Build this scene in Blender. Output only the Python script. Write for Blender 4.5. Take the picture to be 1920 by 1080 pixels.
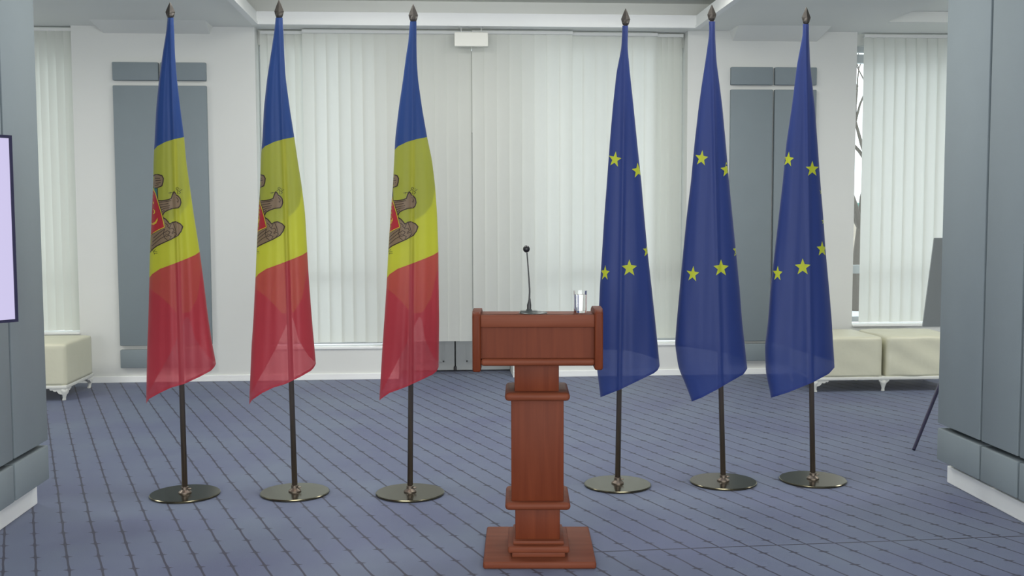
import bpy, bmesh, math, random
from mathutils import Vector, Matrix
random.seed(4)
for o in list(bpy.data.objects): bpy.data.objects.remove(o)
S = bpy.context.scene
COL = S.collection
rad = math.radians

# ------------------------------------------------------------------ camera
CH = 1.5; FPX = 2000.0; YAW = 3.8; PITCH = 4.0; ROLL = .003
_a = rad(YAW); _p = rad(PITCH)
FW = Vector((math.sin(_a)*math.cos(_p), math.cos(_a)*math.cos(_p), -math.sin(_p)))
_r = Vector((math.cos(_a), -math.sin(_a), 0)); _u = _r.cross(FW)
RT = _r*math.cos(ROLL) - _u*math.sin(ROLL); UP = RT.cross(FW)
cam_d = bpy.data.cameras.new('camera'); cam = bpy.data.objects.new('camera', cam_d); COL.objects.link(cam)
cam_d.sensor_width = 36; cam_d.lens = 36*FPX/1920; cam_d.clip_start = .05; cam_d.clip_end = 300
M3 = Matrix((RT, UP, -FW)).transposed()
cam.matrix_world = Matrix.Translation((0, 0, CH)) @ M3.to_4x4()
S.camera = cam
S.view_settings.view_transform = 'Standard'; S.view_settings.look = 'None'
S.view_settings.exposure = 0.0; S.view_settings.gamma = 1; S.view_settings.use_curve_mapping = False

def ray(px, py): return FW*FPX + RT*(px-960) + UP*(540-py)
def atY(px, py, Y):
    d = ray(px, py); t = Y/d.y; return Vector((d.x*t, Y, CH+d.z*t))
def atZ(px, py, z=0.0):
    d = ray(px, py); t = (z-CH)/d.z; return Vector((d.x*t, d.y*t, z))

# ------------------------------------------------------------------ world and lights
W = bpy.data.worlds.new('overcast'); S.world = W; W.use_nodes = True
bg = W.node_tree.nodes['Background']; bg.inputs[0].default_value = (.93, .97, 1, 1); bg.inputs[1].default_value = 2.4

def area(name, loc, size, energy, col=(1, .98, .95), rot=(0, 0, 0)):
    l = bpy.data.lights.new(name, 'AREA'); l.shape = 'RECTANGLE'; l.size = size[0]; l.size_y = size[1]
    l.energy = energy; l.color = col
    o = bpy.data.objects.new(name, l); COL.objects.link(o); o.location = loc; o.rotation_euler = rot
    return o
CZ = 3.148
TRAY_Z = 3.36
LC = (1, .985, .93)
for i, (x, y) in enumerate(((-.7, 7.9), (1.4, 7.9), (-.7, 5.6), (1.4, 5.6))):
    area('tray_light', (x, y, TRAY_Z-.02), (.9, .6), 30, LC)
for x in (-4.4, 5.3):
    area('bay_light', (x, 7.2, CZ-.02), (.9, .9), 50, LC)
area('hall_light', (-1.5, 1.2, CZ-.02), (1.0, .6), 14, LC)
area('hall_light', (2.0, 1.2, CZ-.02), (1.0, .6), 14, LC)
# unseen fill lamps added behind the camera to light the faces turned towards it
for x in (-3.6, 0.4, 4.4):
    area('added_hall_fill', (x, -4.42, 1.75), (3.0, 2.5), 170, (1, 1, .98), (rad(90), 0, 0))

# ------------------------------------------------------------------ materials
def lin(c):
    c = c/255.0
    return c/12.92 if c <= .04045 else ((c+.055)/1.055)**2.4
def rgb(r, g, b): return (lin(r), lin(g), lin(b), 1)
def mat(name, col, rough=.6, metal=0, spec=.5, noise=0, nscale=8, bump=0, bscale=60, trans=0):
    m = bpy.data.materials.new(name); m.use_nodes = True; nt = m.node_tree; b = nt.nodes['Principled BSDF']
    b.inputs['Base Color'].default_value = col; b.inputs['Roughness'].default_value = rough
    b.inputs['Metallic'].default_value = metal; b.inputs['Specular IOR Level'].default_value = spec
    tc = nt.nodes.new('ShaderNodeTexCoord')
    if noise:
        n = nt.nodes.new('ShaderNodeTexNoise'); n.inputs['Scale'].default_value = nscale; n.inputs['Detail'].default_value = 4
        nt.links.new(tc.outputs['Object'], n.inputs['Vector'])
        mx = nt.nodes.new('ShaderNodeMix'); mx.data_type = 'RGBA'
        mx.inputs[6].default_value = tuple(c*(1-noise) for c in col[:3])+(1,)
        mx.inputs[7].default_value = tuple(min(1, c*(1+noise)) for c in col[:3])+(1,)
        nt.links.new(n.outputs['Fac'], mx.inputs[0]); nt.links.new(mx.outputs[2], b.inputs['Base Color'])
    if bump:
        n2 = nt.nodes.new('ShaderNodeTexNoise'); n2.inputs['Scale'].default_value = bscale
        nt.links.new(tc.outputs['Object'], n2.inputs['Vector'])
        bp = nt.nodes.new('ShaderNodeBump'); bp.inputs['Strength'].default_value = bump; bp.inputs['Distance'].default_value = .01
        nt.links.new(n2.outputs['Fac'], bp.inputs['Height']); nt.links.new(bp.outputs['Normal'], b.inputs['Normal'])
    if trans:
        t = nt.nodes.new('ShaderNodeBsdfTranslucent'); t.inputs[0].default_value = col
        ms = nt.nodes.new('ShaderNodeMixShader'); ms.inputs[0].default_value = trans
        nt.links.new(b.outputs[0], ms.inputs[1]); nt.links.new(t.outputs[0], ms.inputs[2])
        nt.links.new(ms.outputs[0], nt.nodes['Material Output'].inputs[0])
    return m
M = {}
M['wall'] = mat('wall_paint', rgb(222, 224, 220), .8, noise=.015, nscale=3)
M['soffit'] = mat('ceiling_paint', rgb(238, 240, 235), .9, noise=.01, nscale=2)
M['trim'] = mat('white_trim', rgb(244, 246, 244), .45)
M['pad'] = mat('grey_blue_padding', rgb(131, 142, 147), .75, noise=.03, nscale=5, bump=.05, bscale=300)
M['core'] = mat('pillar_core_shaded', rgb(118, 124, 127), .8)  # core colour darkened to put shade into the grooves between the pads
M['door'] = mat('grey_door_paint', rgb(170, 174, 174), .5)
M['frame'] = mat('window_frame', rgb(205, 210, 214), .4)
M['blind'] = mat('blind_fabric', rgb(232, 234, 228), .8, noise=.01, nscale=4, trans=.42)
M['rail'] = mat('blind_rail', rgb(225, 227, 224), .4)
M['leather'] = mat('cream_leather', rgb(214, 213, 190), .42, noise=.03, nscale=6, bump=.25, bscale=14)
M['white_wood'] = mat('white_lacquer', rgb(225, 226, 218), .4)
M['bronze'] = mat('bronze_metal', rgb(120, 110, 100), .4, metal=.8)
M['disc'] = mat('polished_bronze', rgb(92, 88, 72), .2, metal=.95, noise=.05, nscale=9)
M['spear'] = mat('dark_spear', rgb(64, 60, 56), .42, metal=.4)
M['black'] = mat('black_plastic', rgb(30, 31, 33), .4)
M['bezel'] = mat('dark_bezel', rgb(38, 36, 66), .35)
M['darkmetal'] = mat('dark_grey_metal', rgb(70, 75, 74), .35, metal=.4)
M['board'] = mat('grey_board', rgb(150, 156, 156), .6)
M['sign'] = mat('sign_housing', rgb(238, 238, 228), .35)
M['gap'] = mat('dark_grey_fill', rgb(70, 74, 78), .9)  # plain dark grey, behind the door leaves and in the building windows
M['snow'] = mat('pale_ground', rgb(200, 202, 205), .9)
M['bark'] = mat('bark', rgb(95, 88, 80), .9)
M['facade'] = mat('facade_paint', rgb(190, 180, 165), .9)
M['teal'] = mat('teal_paint', rgb(110, 160, 150), .8)
def emis(name, col, st):
    m = bpy.data.materials.new(name); m.use_nodes = True; nt = m.node_tree; b = nt.nodes['Principled BSDF']
    b.inputs['Base Color'].default_value = (.02, .02, .02, 1); b.inputs['Emission Color'].default_value = col
    b.inputs['Emission Strength'].default_value = st; return m
M['screen'] = emis('lit_screen', rgb(203, 196, 232), 1.0)
M['panel_light'] = emis('light_diffuser', (1, .97, .92, 1), 3.0)
def glass(name, rough=0, col=(1, 1, 1, 1), ior=1.45):
    m = bpy.data.materials.new(name); m.use_nodes = True; b = m.node_tree.nodes['Principled BSDF']
    b.inputs['Base Color'].default_value = col; b.inputs['Transmission Weight'].default_value = 1
    b.inputs['Roughness'].default_value = rough; b.inputs['IOR'].default_value = ior; return m
M['glass'] = glass('clear_glass'); M['water'] = glass('water', ior=1.33)
def pane_mat():
    m = bpy.data.materials.new('window_glass'); m.use_nodes = True; nt = m.node_tree; nt.nodes.remove(nt.nodes['Principled BSDF'])
    t = nt.nodes.new('ShaderNodeBsdfTransparent'); t.inputs[0].default_value = (.92, .95, .95, 1)
    g = nt.nodes.new('ShaderNodeBsdfGlossy'); g.inputs['Roughness'].default_value = .02
    ms = nt.nodes.new('ShaderNodeMixShader'); ms.inputs[0].default_value = .06
    nt.links.new(t.outputs[0], ms.inputs[1]); nt.links.new(g.outputs[0], ms.inputs[2])
    nt.links.new(ms.outputs[0], nt.nodes['Material Output'].inputs[0]); return m
M['pane'] = pane_mat()
def wood(name, c1, c2, rough=.5, axis='Z'):
    m = bpy.data.materials.new(name); m.use_nodes = True; nt = m.node_tree; b = nt.nodes['Principled BSDF']
    b.inputs['Roughness'].default_value = rough; b.inputs['Specular IOR Level'].default_value = .16
    tc = nt.nodes.new('ShaderNodeTexCoord'); mp = nt.nodes.new('ShaderNodeMapping')
    mp.inputs['Scale'].default_value = {'Z': (30, 30, 2.0), 'X': (2.0, 25, 25)}[axis]
    n = nt.nodes.new('ShaderNodeTexNoise'); n.inputs['Scale'].default_value = 1.0; n.inputs['Detail'].default_value = 6
    n.inputs['Distortion'].default_value = .6
    r = nt.nodes.new('ShaderNodeValToRGB'); r.color_ramp.elements[0].position = .3; r.color_ramp.elements[1].position = .72
    r.color_ramp.elements[0].color = c1; r.color_ramp.elements[1].color = c2
    nt.links.new(tc.outputs['Object'], mp.inputs[0]); nt.links.new(mp.outputs[0], n.inputs['Vector'])
    nt.links.new(n.outputs['Fac'], r.inputs[0]); nt.links.new(r.outputs[0], b.inputs['Base Color']); return m
M['wood'] = wood('cherry_wood', rgb(94, 42, 23), rgb(108, 52, 30))
M['woodx'] = wood('cherry_wood_rail', rgb(104, 53, 35), rgb(119, 66, 46), axis='X')

# carpet ------------------------------------------------------------
def carpet():
    m = bpy.data.materials.new('striped_carpet'); m.use_nodes = True; nt = m.node_tree; L = nt.links
    b = nt.nodes['Principled BSDF']; b.inputs['Roughness'].default_value = .55; b.inputs['Specular IOR Level'].default_value = .2
    b.inputs['Sheen Weight'].default_value = .15
    geo = nt.nodes.new('ShaderNodeNewGeometry'); sp = nt.nodes.new('ShaderNodeSeparateXYZ'); L.new(geo.outputs['Position'], sp.inputs[0])
    def mth(op, a, bb=None, cc=None):
        n = nt.nodes.new('ShaderNodeMath'); n.operation = op
        for i, v in enumerate((a, bb, cc)):
            if v is None: continue
            if isinstance(v, (int, float)): n.inputs[i].default_value = v
            else: L.new(v, n.inputs[i])
        return n.outputs[0]
    X, Y = sp.outputs['X'], sp.outputs['Y']
    A = rad(21.0)
    u = mth('ADD', mth('MULTIPLY', X, math.cos(A)), mth('MULTIPLY', Y, math.sin(A)))
    rowf = mth('DIVIDE', mth('SUBTRACT', Y, 5.44), .181)
    fr = mth('FRACT', mth('ADD', rowf, 100.5))            # .5 at a tick
    saw = mth('MULTIPLY', mth('SUBTRACT', fr, .5), .0)
    wob = nt.nodes.new('ShaderNodeTexNoise'); wob.inputs['Scale'].default_value = 6; L.new(geo.outputs['Position'], wob.inputs['Vector'])
    u2 = mth('ADD', u, mth('ADD', saw, mth('MULTIPLY', mth('SUBTRACT', wob.outputs['Fac'], .5), .010)))
    P = .127
    k = mth('DIVIDE', mth('SUBTRACT', u2, .149), P)
    fk = mth('SUBTRACT', mth('FRACT', mth('ADD', k, 100.5)), .5)   # signed cell distance
    du = mth('MULTIPLY', mth('ABSOLUTE', fk), P)
    # line thicker close to each tick
    tk = mth('ABSOLUTE', mth('SUBTRACT', fr, .5))                  # 0 at tick .. .5
    wline = mth('ADD', .0036, mth('MULTIPLY', mth('MAXIMUM', mth('SUBTRACT', .22, tk), 0), .012))
    line = mth('SUBTRACT', 1, mth('SMOOTH_MIN', mth('MULTIPLY', mth('MAXIMUM', mth('SUBTRACT', du, wline), 0), 500), 1, .05))
    line = mth('MAXIMUM', line, 0)
    dy = mth('MULTIPLY', tk, .181)
    tick = mth('LESS_THAN', mth('ADD', dy, mth('MULTIPLY', du, .42)), .0105)
    # seam strip between two carpet widths
    seam = mth('ABSOLUTE', mth('SUBTRACT', Y, mth('ADD', 4.580, mth('MULTIPLY', X, .040))))
    seam = mth('MULTIPLY', mth('LESS_THAN', seam, .006), mth('GREATER_THAN', X, .66))
    mask = mth('MAXIMUM', mth('MAXIMUM', line, tick), seam)
    no = nt.nodes.new('ShaderNodeTexNoise'); no.inputs['Scale'].default_value = 1.6; no.inputs['Detail'].default_value = 3
    L.new(geo.outputs['Position'], no.inputs['Vector'])
    base = nt.nodes.new('ShaderNodeValToRGB'); L.new(no.outputs['Fac'], base.inputs[0])
    base.color_ramp.elements[0].position = .35; base.color_ramp.elements[0].color = rgb(86, 95, 129)
    base.color_ramp.elements[1].position = .68; base.color_ramp.elements[1].color = rgb(97, 110, 135)
    fn = nt.nodes.new('ShaderNodeTexNoise'); fn.inputs['Scale'].default_value = 260; L.new(geo.outputs['Position'], fn.inputs['Vector'])
    mx0 = nt.nodes.new('ShaderNodeMix'); mx0.data_type = 'RGBA'; mx0.blend_type = 'MULTIPLY'; mx0.inputs[0].default_value = .25
    L.new(base.outputs[0], mx0.inputs[6]); L.new(fn.outputs['Fac'], mx0.inputs[7])
    mx = nt.nodes.new('ShaderNodeMix'); mx.data_type = 'RGBA'; L.new(mask, mx.inputs[0]); L.new(mx0.outputs[2], mx.inputs[6])
    mx.inputs[7].default_value = rgb(24, 27, 58); L.new(mx.outputs[2], b.inputs['Base Color'])
    bp = nt.nodes.new('ShaderNodeBump'); bp.inputs['Strength'].default_value = .15; bp.inputs['Distance'].default_value = .004
    L.new(fn.outputs['Fac'], bp.inputs['Height']); L.new(bp.outputs[0], b.inputs['Normal'])
    return m
M['carpet'] = carpet()

# flag cloth: thin, partly see-through
def cloth(name, col, see=.22, trl=.35):
    m = bpy.data.materials.new(name); m.use_nodes = True; nt = m.node_tree; L = nt.links
    b = nt.nodes['Principled BSDF']; b.inputs['Base Color'].default_value = col; b.inputs['Roughness'].default_value = .5
    b.inputs['Sheen Weight'].default_value = .2; b.inputs['Specular IOR Level'].default_value = .4
    tr = nt.nodes.new('ShaderNodeBsdfTranslucent'); tr.inputs[0].default_value = col
    tp = nt.nodes.new('ShaderNodeBsdfTransparent')
    tp.inputs[0].default_value = tuple(.35+.65*min(1, c*1.6) for c in col[:3])+(1,)
    m1 = nt.nodes.new('ShaderNodeMixShader'); m1.inputs[0].default_value = trl
    m2 = nt.nodes.new('ShaderNodeMixShader'); m2.inputs[0].default_value = see
    L.new(b.outputs[0], m1.inputs[1]); L.new(tr.outputs[0], m1.inputs[2])
    L.new(m1.outputs[0], m2.inputs[1]); L.new(tp.outputs[0], m2.inputs[2])
    L.new(m2.outputs[0], nt.nodes['Material Output'].inputs[0]); return m
M['f_blue'] = cloth('flag_blue', rgb(38, 74, 140), .12)
M['f_yellow'] = cloth('flag_yellow', rgb(205, 208, 70), .32, .42)
M['f_red'] = cloth('flag_red', rgb(186, 62, 76), .24)
M['f_redhem'] = cloth('flag_red_hem', rgb(176, 50, 66), .03)
M['f_eu'] = cloth('flag_royal_blue', rgb(42, 64, 132), .10)
M['f_euhem'] = cloth('flag_royal_blue_hem', rgb(36, 56, 126), .03)
M['f_star'] = cloth('star_yellow', rgb(205, 215, 50), .05)
M['f_brown'] = cloth('emblem_brown', rgb(140, 118, 96), .03)
M['f_dark'] = cloth('emblem_outline', rgb(60, 44, 38), .0)
M['f_shield'] = cloth('emblem_red', rgb(188, 44, 58), .05)
M['f_gold'] = cloth('emblem_yellow', rgb(226, 200, 60), .05)
M['f_teal'] = cloth('emblem_teal', rgb(60, 120, 125), .05)
M['f_green'] = cloth('emblem_green', rgb(84, 86, 36), .0)

# ------------------------------------------------------------------ mesh helpers
def link(name, bm, mats, parent=None, smooth=False, loc=None):
    me = bpy.data.meshes.new(name); bmesh.ops.recalc_face_normals(bm, faces=bm.faces)
    bm.to_mesh(me); bm.free()
    for m in (mats if isinstance(mats, (list, tuple)) else [mats]): me.materials.append(m)
    if smooth:
        for p in me.polygons: p.use_smooth = True
    o = bpy.data.objects.new(name, me); COL.objects.link(o)
    if parent: o.parent = parent
    if loc is not None: o.location = loc
    return o
def autosmooth(o, ang=35):
    me = o.data
    for p in me.polygons: p.use_smooth = True
    bm = bmesh.new(); bm.from_mesh(me)
    for e in bm.edges:
        if len(e.link_faces) == 2 and e.calc_face_angle(0) > rad(ang): e.smooth = False
    bm.to_mesh(me); bm.free(); return o
def box(bm, x0, x1, y0, y1, z0, z1, bev=0, seg=2):
    vs = [bm.verts.new((x, y, z)) for z in (z0, z1) for y in (y0, y1) for x in (x0, x1)]
    fs = [bm.faces.new([vs[i] for i in f]) for f in ((0, 2, 3, 1), (4, 5, 7, 6), (0, 1, 5, 4), (2, 6, 7, 3), (0, 4, 6, 2), (1, 3, 7, 5))]
    if bev:
        es = list({e for f in fs for e in f.edges})
        bmesh.ops.bevel(bm, geom=es, offset=bev, segments=seg, affect='EDGES', profile=.5)
    return vs
def lathe(bm, prof, n=32, cx=0, cy=0, cap=True):
    rings = []
    for r, z in prof:
        rings.append([bm.verts.new((cx+r*math.cos(2*math.pi*i/n), cy+r*math.sin(2*math.pi*i/n), z)) for i in range(n)])
    for a, b in zip(rings, rings[1:]):
        for i in range(n): bm.faces.new((a[i], a[(i+1) % n], b[(i+1) % n], b[i]))
    if cap:
        bm.faces.new(rings[0][::-1]); bm.faces.new(rings[-1])
def tube(bm, pts, rads, n=14):
    pts = [Vector(p) for p in pts]
    if isinstance(rads, (int, float)): rads = [rads]*len(pts)
    rings = []
    for i, p in enumerate(pts):
        d = (pts[min(i+1, len(pts)-1)]-pts[max(i-1, 0)]).normalized()
        a = d.orthogonal().normalized() if i == 0 else (a - d*a.dot(d)).normalized()
        b = d.cross(a)
        rings.append([bm.verts.new(p+(a*math.cos(2*math.pi*k/n)+b*math.sin(2*math.pi*k/n))*rads[i]) for k in range(n)])
    for r1, r2 in zip(rings, rings[1:]):
        for k in range(n): bm.faces.new((r1[k], r1[(k+1) % n], r2[(k+1) % n], r2[k]))
    bm.faces.new(rings[0][::-1]); bm.faces.new(rings[-1])
def thing(name, label, cat, loc=(0, 0, 0), rz=0, group=None):
    o = bpy.data.objects.new(name, None); COL.objects.link(o); o.location = loc; o.rotation_euler = (0, 0, rz)
    o.empty_display_size = .1
    return tag(o, label, cat, group)
def tag(o, label, cat, group=None):
    o['label'] = label; o['category'] = cat
    if group: o['group'] = group
    return o
def struct(name, bm, m, parent=None, label=None):
    o = link(name, bm, m, parent)
    if not parent:
        o['kind'] = 'structure'
        if label: o['label'] = label; 
    return o
def bxs(name, *boxes, m, parent=None, bev=0, label=None):
    bm = bmesh.new()
    for b in boxes: box(bm, *b, bev=bev)
    return struct(name, bm, m, parent, label)

# ------------------------------------------------------------------ room shell
YW = 9.68; XL, XR, YB = -6.6, 7.4, -4.5; CTOP = 3.5
bxs('floor', (XL, XR, YB, 10.4, -.1, 0), m=M['carpet'], label='blue grey carpet with thin dark diagonal stripes and small ticks')
bL, bR = -1.628, 2.249              # blind bay
dL, dR = atY(747, 600, YW).x, atY(962, 600, YW).x
wL, wR = -3.212, 3.822              # side window edges
SILL = .30; RSILL = .438
bm = bmesh.new()
box(bm, wL, bL, YW, 10.0, 0, CZ); box(bm, bR, wR, YW, 10.0, 0, CZ)
box(bm, bL, dL, YW, 10.0, 0, SILL-.02); box(bm, dR, bR, YW, 10.0, 0, SILL-.02)
box(bm, XL, wL, YW, 10.0, 0, RSILL); box(bm, wR, XR, YW, 10.0, 0, RSILL)
box(bm, XL, wL, YW+.14, 10.0, 3.05, CZ); box(bm, wR, XR, YW+.14, 10.0, 3.05, CZ)
box(bm, XL, -5.6, YW, 10.0, RSILL, 3.05); box(bm, 6.3, XR, YW, 10.0, RSILL, 3.05)
# side reveals and head of the door recess
box(bm, dL-.16, dL, 10.0, 10.3, 0, 3.0); box(bm, dR, dR+.16, 10.0, 10.3, 0, 3.0); box(bm, dL, dR, 10.0, 10.3, 2.25, 3.0)
box(bm, bL, bR, 9.86, 10.0, 3.02, CZ)
struct('wall_back', bm, M['wall'], label='white painted back wall behind the flags')
bxs('wall_left', (XL-.1, XL, YB, 10.0, 0, CZ), m=M['wall'])
bxs('wall_right', (XR, XR+.1, YB, 10.0, 0, CZ), m=M['wall'])
bxs('wall_front', (XL, XR, YB-.1, YB, 0, .45), (XL, XR, YB-.1, YB, 3.05, CZ), (XL, -5.2, YB-.1, YB, .45, 3.05), (-2.0, -1.2, YB-.1, YB, .45, 3.05), (2.0, 2.8, YB-.1, YB, .45, 3.05), (6.0, XR, YB-.1, YB, .45, 3.05), m=M['wall'])  # tall openings added to let light in from behind the camera

# ceiling with recessed trays
tX0, tX1, tY0, tY1 = -1.62, 2.32, 4.4, 9.52
rX0, rX1, rY0, rY1 = 3.88, 7.0, 6.2, 9.15
lX0, lX1, lY0, lY1 = -6.2, -3.17, 6.2, 8.72
bm = bmesh.new()
box(bm, XL, XR, YB, tY0, CZ, CTOP)
box(bm, XL, XR, tY1+.13, 10.3, CZ, CTOP)
box(bm, XL, tX0-.13, tY1, tY1+.13, CZ, CTOP); box(bm, tX1+.13, XR, tY1, tY1+.13, CZ, CTOP)
box(bm, tX0-.13, tX1+.13, tY1, tY1+.13, CZ, CZ+.02)
box(bm, tX0-.13, tX0, tY0, tY1, CZ, CZ+.02); box(bm, tX1, tX1+.13, tY0, tY1, CZ, CZ+.02)
box(bm, tX1+.13, rX0, tY0, tY1, CZ, CTOP); box(bm, lX1, tX0-.13, tY0, tY1, CZ, CTOP)
box(bm, XL, lX0, tY0, tY1, CZ, CTOP); box(bm, rX1, XR, tY0, tY1, CZ, CTOP)
box(bm, rX0, rX1, tY0, rY0, CZ, CTOP); box(bm, rX0, rX1, rY1, tY1, CZ, CTOP)
box(bm, lX0, lX1, tY0, lY0, CZ, CTOP); box(bm, lX0, lX1, lY1, tY1, CZ, CTOP)
box(bm, XL, XR, YB, 10.3, CTOP, CTOP+.1)
box(bm, tX0-.13, tX1+.13, tY0, tY1+.13, TRAY_Z+.02, CTOP)
box(bm, rX0, rX1, rY0, rY1, CZ+.09, CTOP); box(bm, lX0, lX1, lY0, lY1, CZ+.09, CTOP)
# wedges over the panelled wall pieces, sloped to put the shade into their shape
for (a_, b_, dz) in ((-2.93, -2.02, .063), (2.66, 3.44, .088)):
    A_ = [bm.verts.new(p) for p in ((a_, YW, CZ-dz), (a_, YW-.012, CZ-dz), (a_-.03, YW-.30, CZ), (a_-.03, YW, CZ))]
    B_ = [bm.verts.new(p) for p in ((b_, YW, CZ-dz), (b_, YW-.012, CZ-dz), (b_+.03, YW-.30, CZ), (b_+.03, YW, CZ))]
    bm.faces.new(A_); bm.faces.new(B_[::-1])
    for i in range(4): bm.faces.new((A_[i], B_[i], B_[(i+1) % 4], A_[(i+1) % 4]))
struct('ceiling', bm, M['soffit'], label='pale ceiling with recessed rectangular trays')
# stepped cornice round the middle tray
bm = bmesh.new()
def ring(z0, z1, o, i):
    box(bm, tX0-o, tX1+o, tY1-i, tY1+o, z0, z1); box(bm, tX0-o, tX1+o, tY0-o, tY0+i, z0, z1)
    box(bm, tX0-o, tX0+i, tY0+i, tY1-i, z0, z1); box(bm, tX1-i, tX1+o, tY0+i, tY1-i, z0, z1)
ring(CZ-.012, CZ+.012, -.001, .055); ring(CZ+.012, CZ+.10, -.001, .045)
struct('trim_1', bm, M['trim'], label='white stepped cornice round the central ceiling tray')
# baseboards
def baseboard(name, segs, h=.085, t=.014):
    bm = bmesh.new()
    for (x0, x1, y0, y1) in segs:
        box(bm, x0, x1, y0, y1, 0, h, bev=.004)
    struct(name, bm, M['trim'])
BH = atY(640, 700, YW).z
baseboard('baseboard_back', [(XL, dL, YW-.014, YW), (dR, XR, YW-.014, YW)], h=BH)
# sills
bxs('trim_2', (bL, dL, YW-.012, YW+.12, SILL-.02, SILL), (dR, bR, YW-.012, YW+.12, SILL-.02, SILL), m=M['trim'], bev=.003)
bxs('trim_3', (wR, XR, YW-.02, YW+.14, RSILL, RSILL+.02), (XL, wL, YW-.02, YW+.14, RSILL, RSILL+.02), m=M['trim'], bev=.003)

# windows
def window(name, x0, x1, z0, z1, y, bars_x=(), bars_z=()):
    bm = bmesh.new(); t = .05
    box(bm, x0, x0+t, y, y+.06, z0, z1); box(bm, x1-t, x1, y, y+.06, z0, z1)
    box(bm, x0+t, x1-t, y, y+.06, z0, z0+t); box(bm, x0+t, x1-t, y, y+.06, z1-t, z1)
    for b in bars_x: box(bm, b-.03, b+.03, y, y+.06, z0+t, z1-t)
    for b in bars_z: box(bm, x0+t, x1-t, y+.004, y+.056, b-.04, b+.04)
    o = struct(name, bm, M['frame'])
    bm = bmesh.new(); box(bm, x0+t, x1-t, y+.025, y+.031, z0+t, z1-t)
    link('pane', bm, M['pane'], o)
    return o
zb1 = atY(1608, 505, 9.9).z; zb2 = atY(1608, 110, 9.9).z
window('window_1', bL, dL-.16, SILL, 3.02, 9.9, (-.8,), (zb1,))
window('window_2', dR+.16, bR, SILL, 3.02, 9.9, (1.5,), (zb1,))
window('window_3', wR, 6.3, RSILL+.02, 3.05, 9.9, (4.75, 5.5), (zb1, zb2))
window('window_4', -5.6, wL, RSILL+.02, 3.05, 9.9, (-4.4,), (zb1, zb2))

# double door under the blinds
seam = atY(853.5, 660, 10.1).x
def door(name, x0, x1, hinge):
    bm = bmesh.new(); box(bm, x0, x1, 10.1, 10.145, .012, 2.25, bev=.003)
    o = struct(name, bm, M['door'])
    zi = atY(832, 678.5, 10.1).z
    bm = bmesh.new()
    for (a, b) in ((zi, .95), (1.07, 2.12)):
        for (p, q, r, s) in ((x0+.1, x1-.1, a, a+.012), (x0+.1, x1-.1, b-.012, b), (x0+.1, x0+.112, a, b), (x1-.112, x1-.1, a, b)):
            box(bm, p, q, 10.092, 10.1, r, s)
    link('panel_moulding', bm, M['door'], o)
    return o
dw = (dR-dL)/2
door('door_1', dL+.002, seam-.006, 0); door('door_2', seam+.006, dR-.002, 1)
bxs('trim_4', (dL, dR, 10.15, 10.25, 0, 2.25), m=M['gap'])
bm = bmesh.new(); p = atY(853.5, 694, 10.06)
box(bm, p.x-.014, p.x+.014, 10.07, 10.1, .012, .05, bev=.004)
tag(link('door_bolt', bm, M['black']), 'small black floor bolt at the foot of the grey double door', 'bolt')

# ------------------------------------------------------------------ vertical blinds
def vblind(x0, x1, z0, pitch, ang, label, y=YW+.055, width=.127, jit=3, top=CZ-.012, flatedge=None, group=None):
    t = thing('vertical_blind', label, 'blind', (0, 0, 0))
    bm = bmesh.new(); n = max(1, round((x1-x0)/pitch)); step = (x1-x0)/n; zt = top-.03
    for i in range(n):
        cx = x0+step*(i+.5); a = rad(ang+random.uniform(-jit, jit)); zz = z0+random.uniform(0, .004)
        dx, dy = math.cos(a)*width/2, math.sin(a)*width/2
        wx = min(dx, 10)
        prev = None; K = 5; cols = []
        for k in range(K+1):
            s = -1+2*k/K; bow = .006*(1-s*s)
            px = max(x0-.004, min(x1+.004, cx+s*wx)); py = y+s*dy-bow
            cols.append([bm.verts.new((px+random.uniform(-.0006, .0006), py, z)) for z in (zz, .9, 1.7, 2.4, zt)])
        for c1, c2 in zip(cols, cols[1:]):
            for j in range(4): bm.faces.new((c1[j], c2[j], c2[j+1], c1[j+1]))
    sl = link('slats', bm, M['blind'], t, smooth=True)
    bm = bmesh.new(); box(bm, x0-.005, x1+.005, y-.022, y+.022, top-.03, top, bev=.004)
    link('head_rail', bm, M['rail'], t)
    return t
X = lambda px, y=YW+.055, py=300: atY(px, py, y).x
zbot = atY(650, 642, YW+.055).z
vblind(bL+.03, X(576), zbot, .075, 20, 'narrow gathered stack of white blind slats at the left end of the bay', y=YW+.13, jit=5)
vblind(X(571), X(884), zbot, .11, 4, 'wide white vertical blind behind the second and third flags from the left', jit=2)
vblind(X(886.5), X(1072), zbot, .115, 5, 'flat white vertical blind behind the lectern and microphone', y=YW+.03, jit=1.5)
vblind(X(1071), X(1231.5), zbot, .115, 5, 'white vertical blind behind the fourth flag from the left', y=YW+.085, jit=1.5)
vblind(X(1226), bR-.02, zbot, .06, 20, 'narrow stack of white blind slats at the right end of the bay', y=YW+.13, jit=4)
vblind(X(1616), 6.25, RSILL+.03, .1, 8, 'bright white vertical blind at the right window over the ottomans', y=YW+.06, jit=4)
vblind(-5.5, wL+.015, RSILL+.03, .07, 32, 'cream lit vertical blind beside the left pillar over the single ottoman', y=YW+.06, jit=8)

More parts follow.
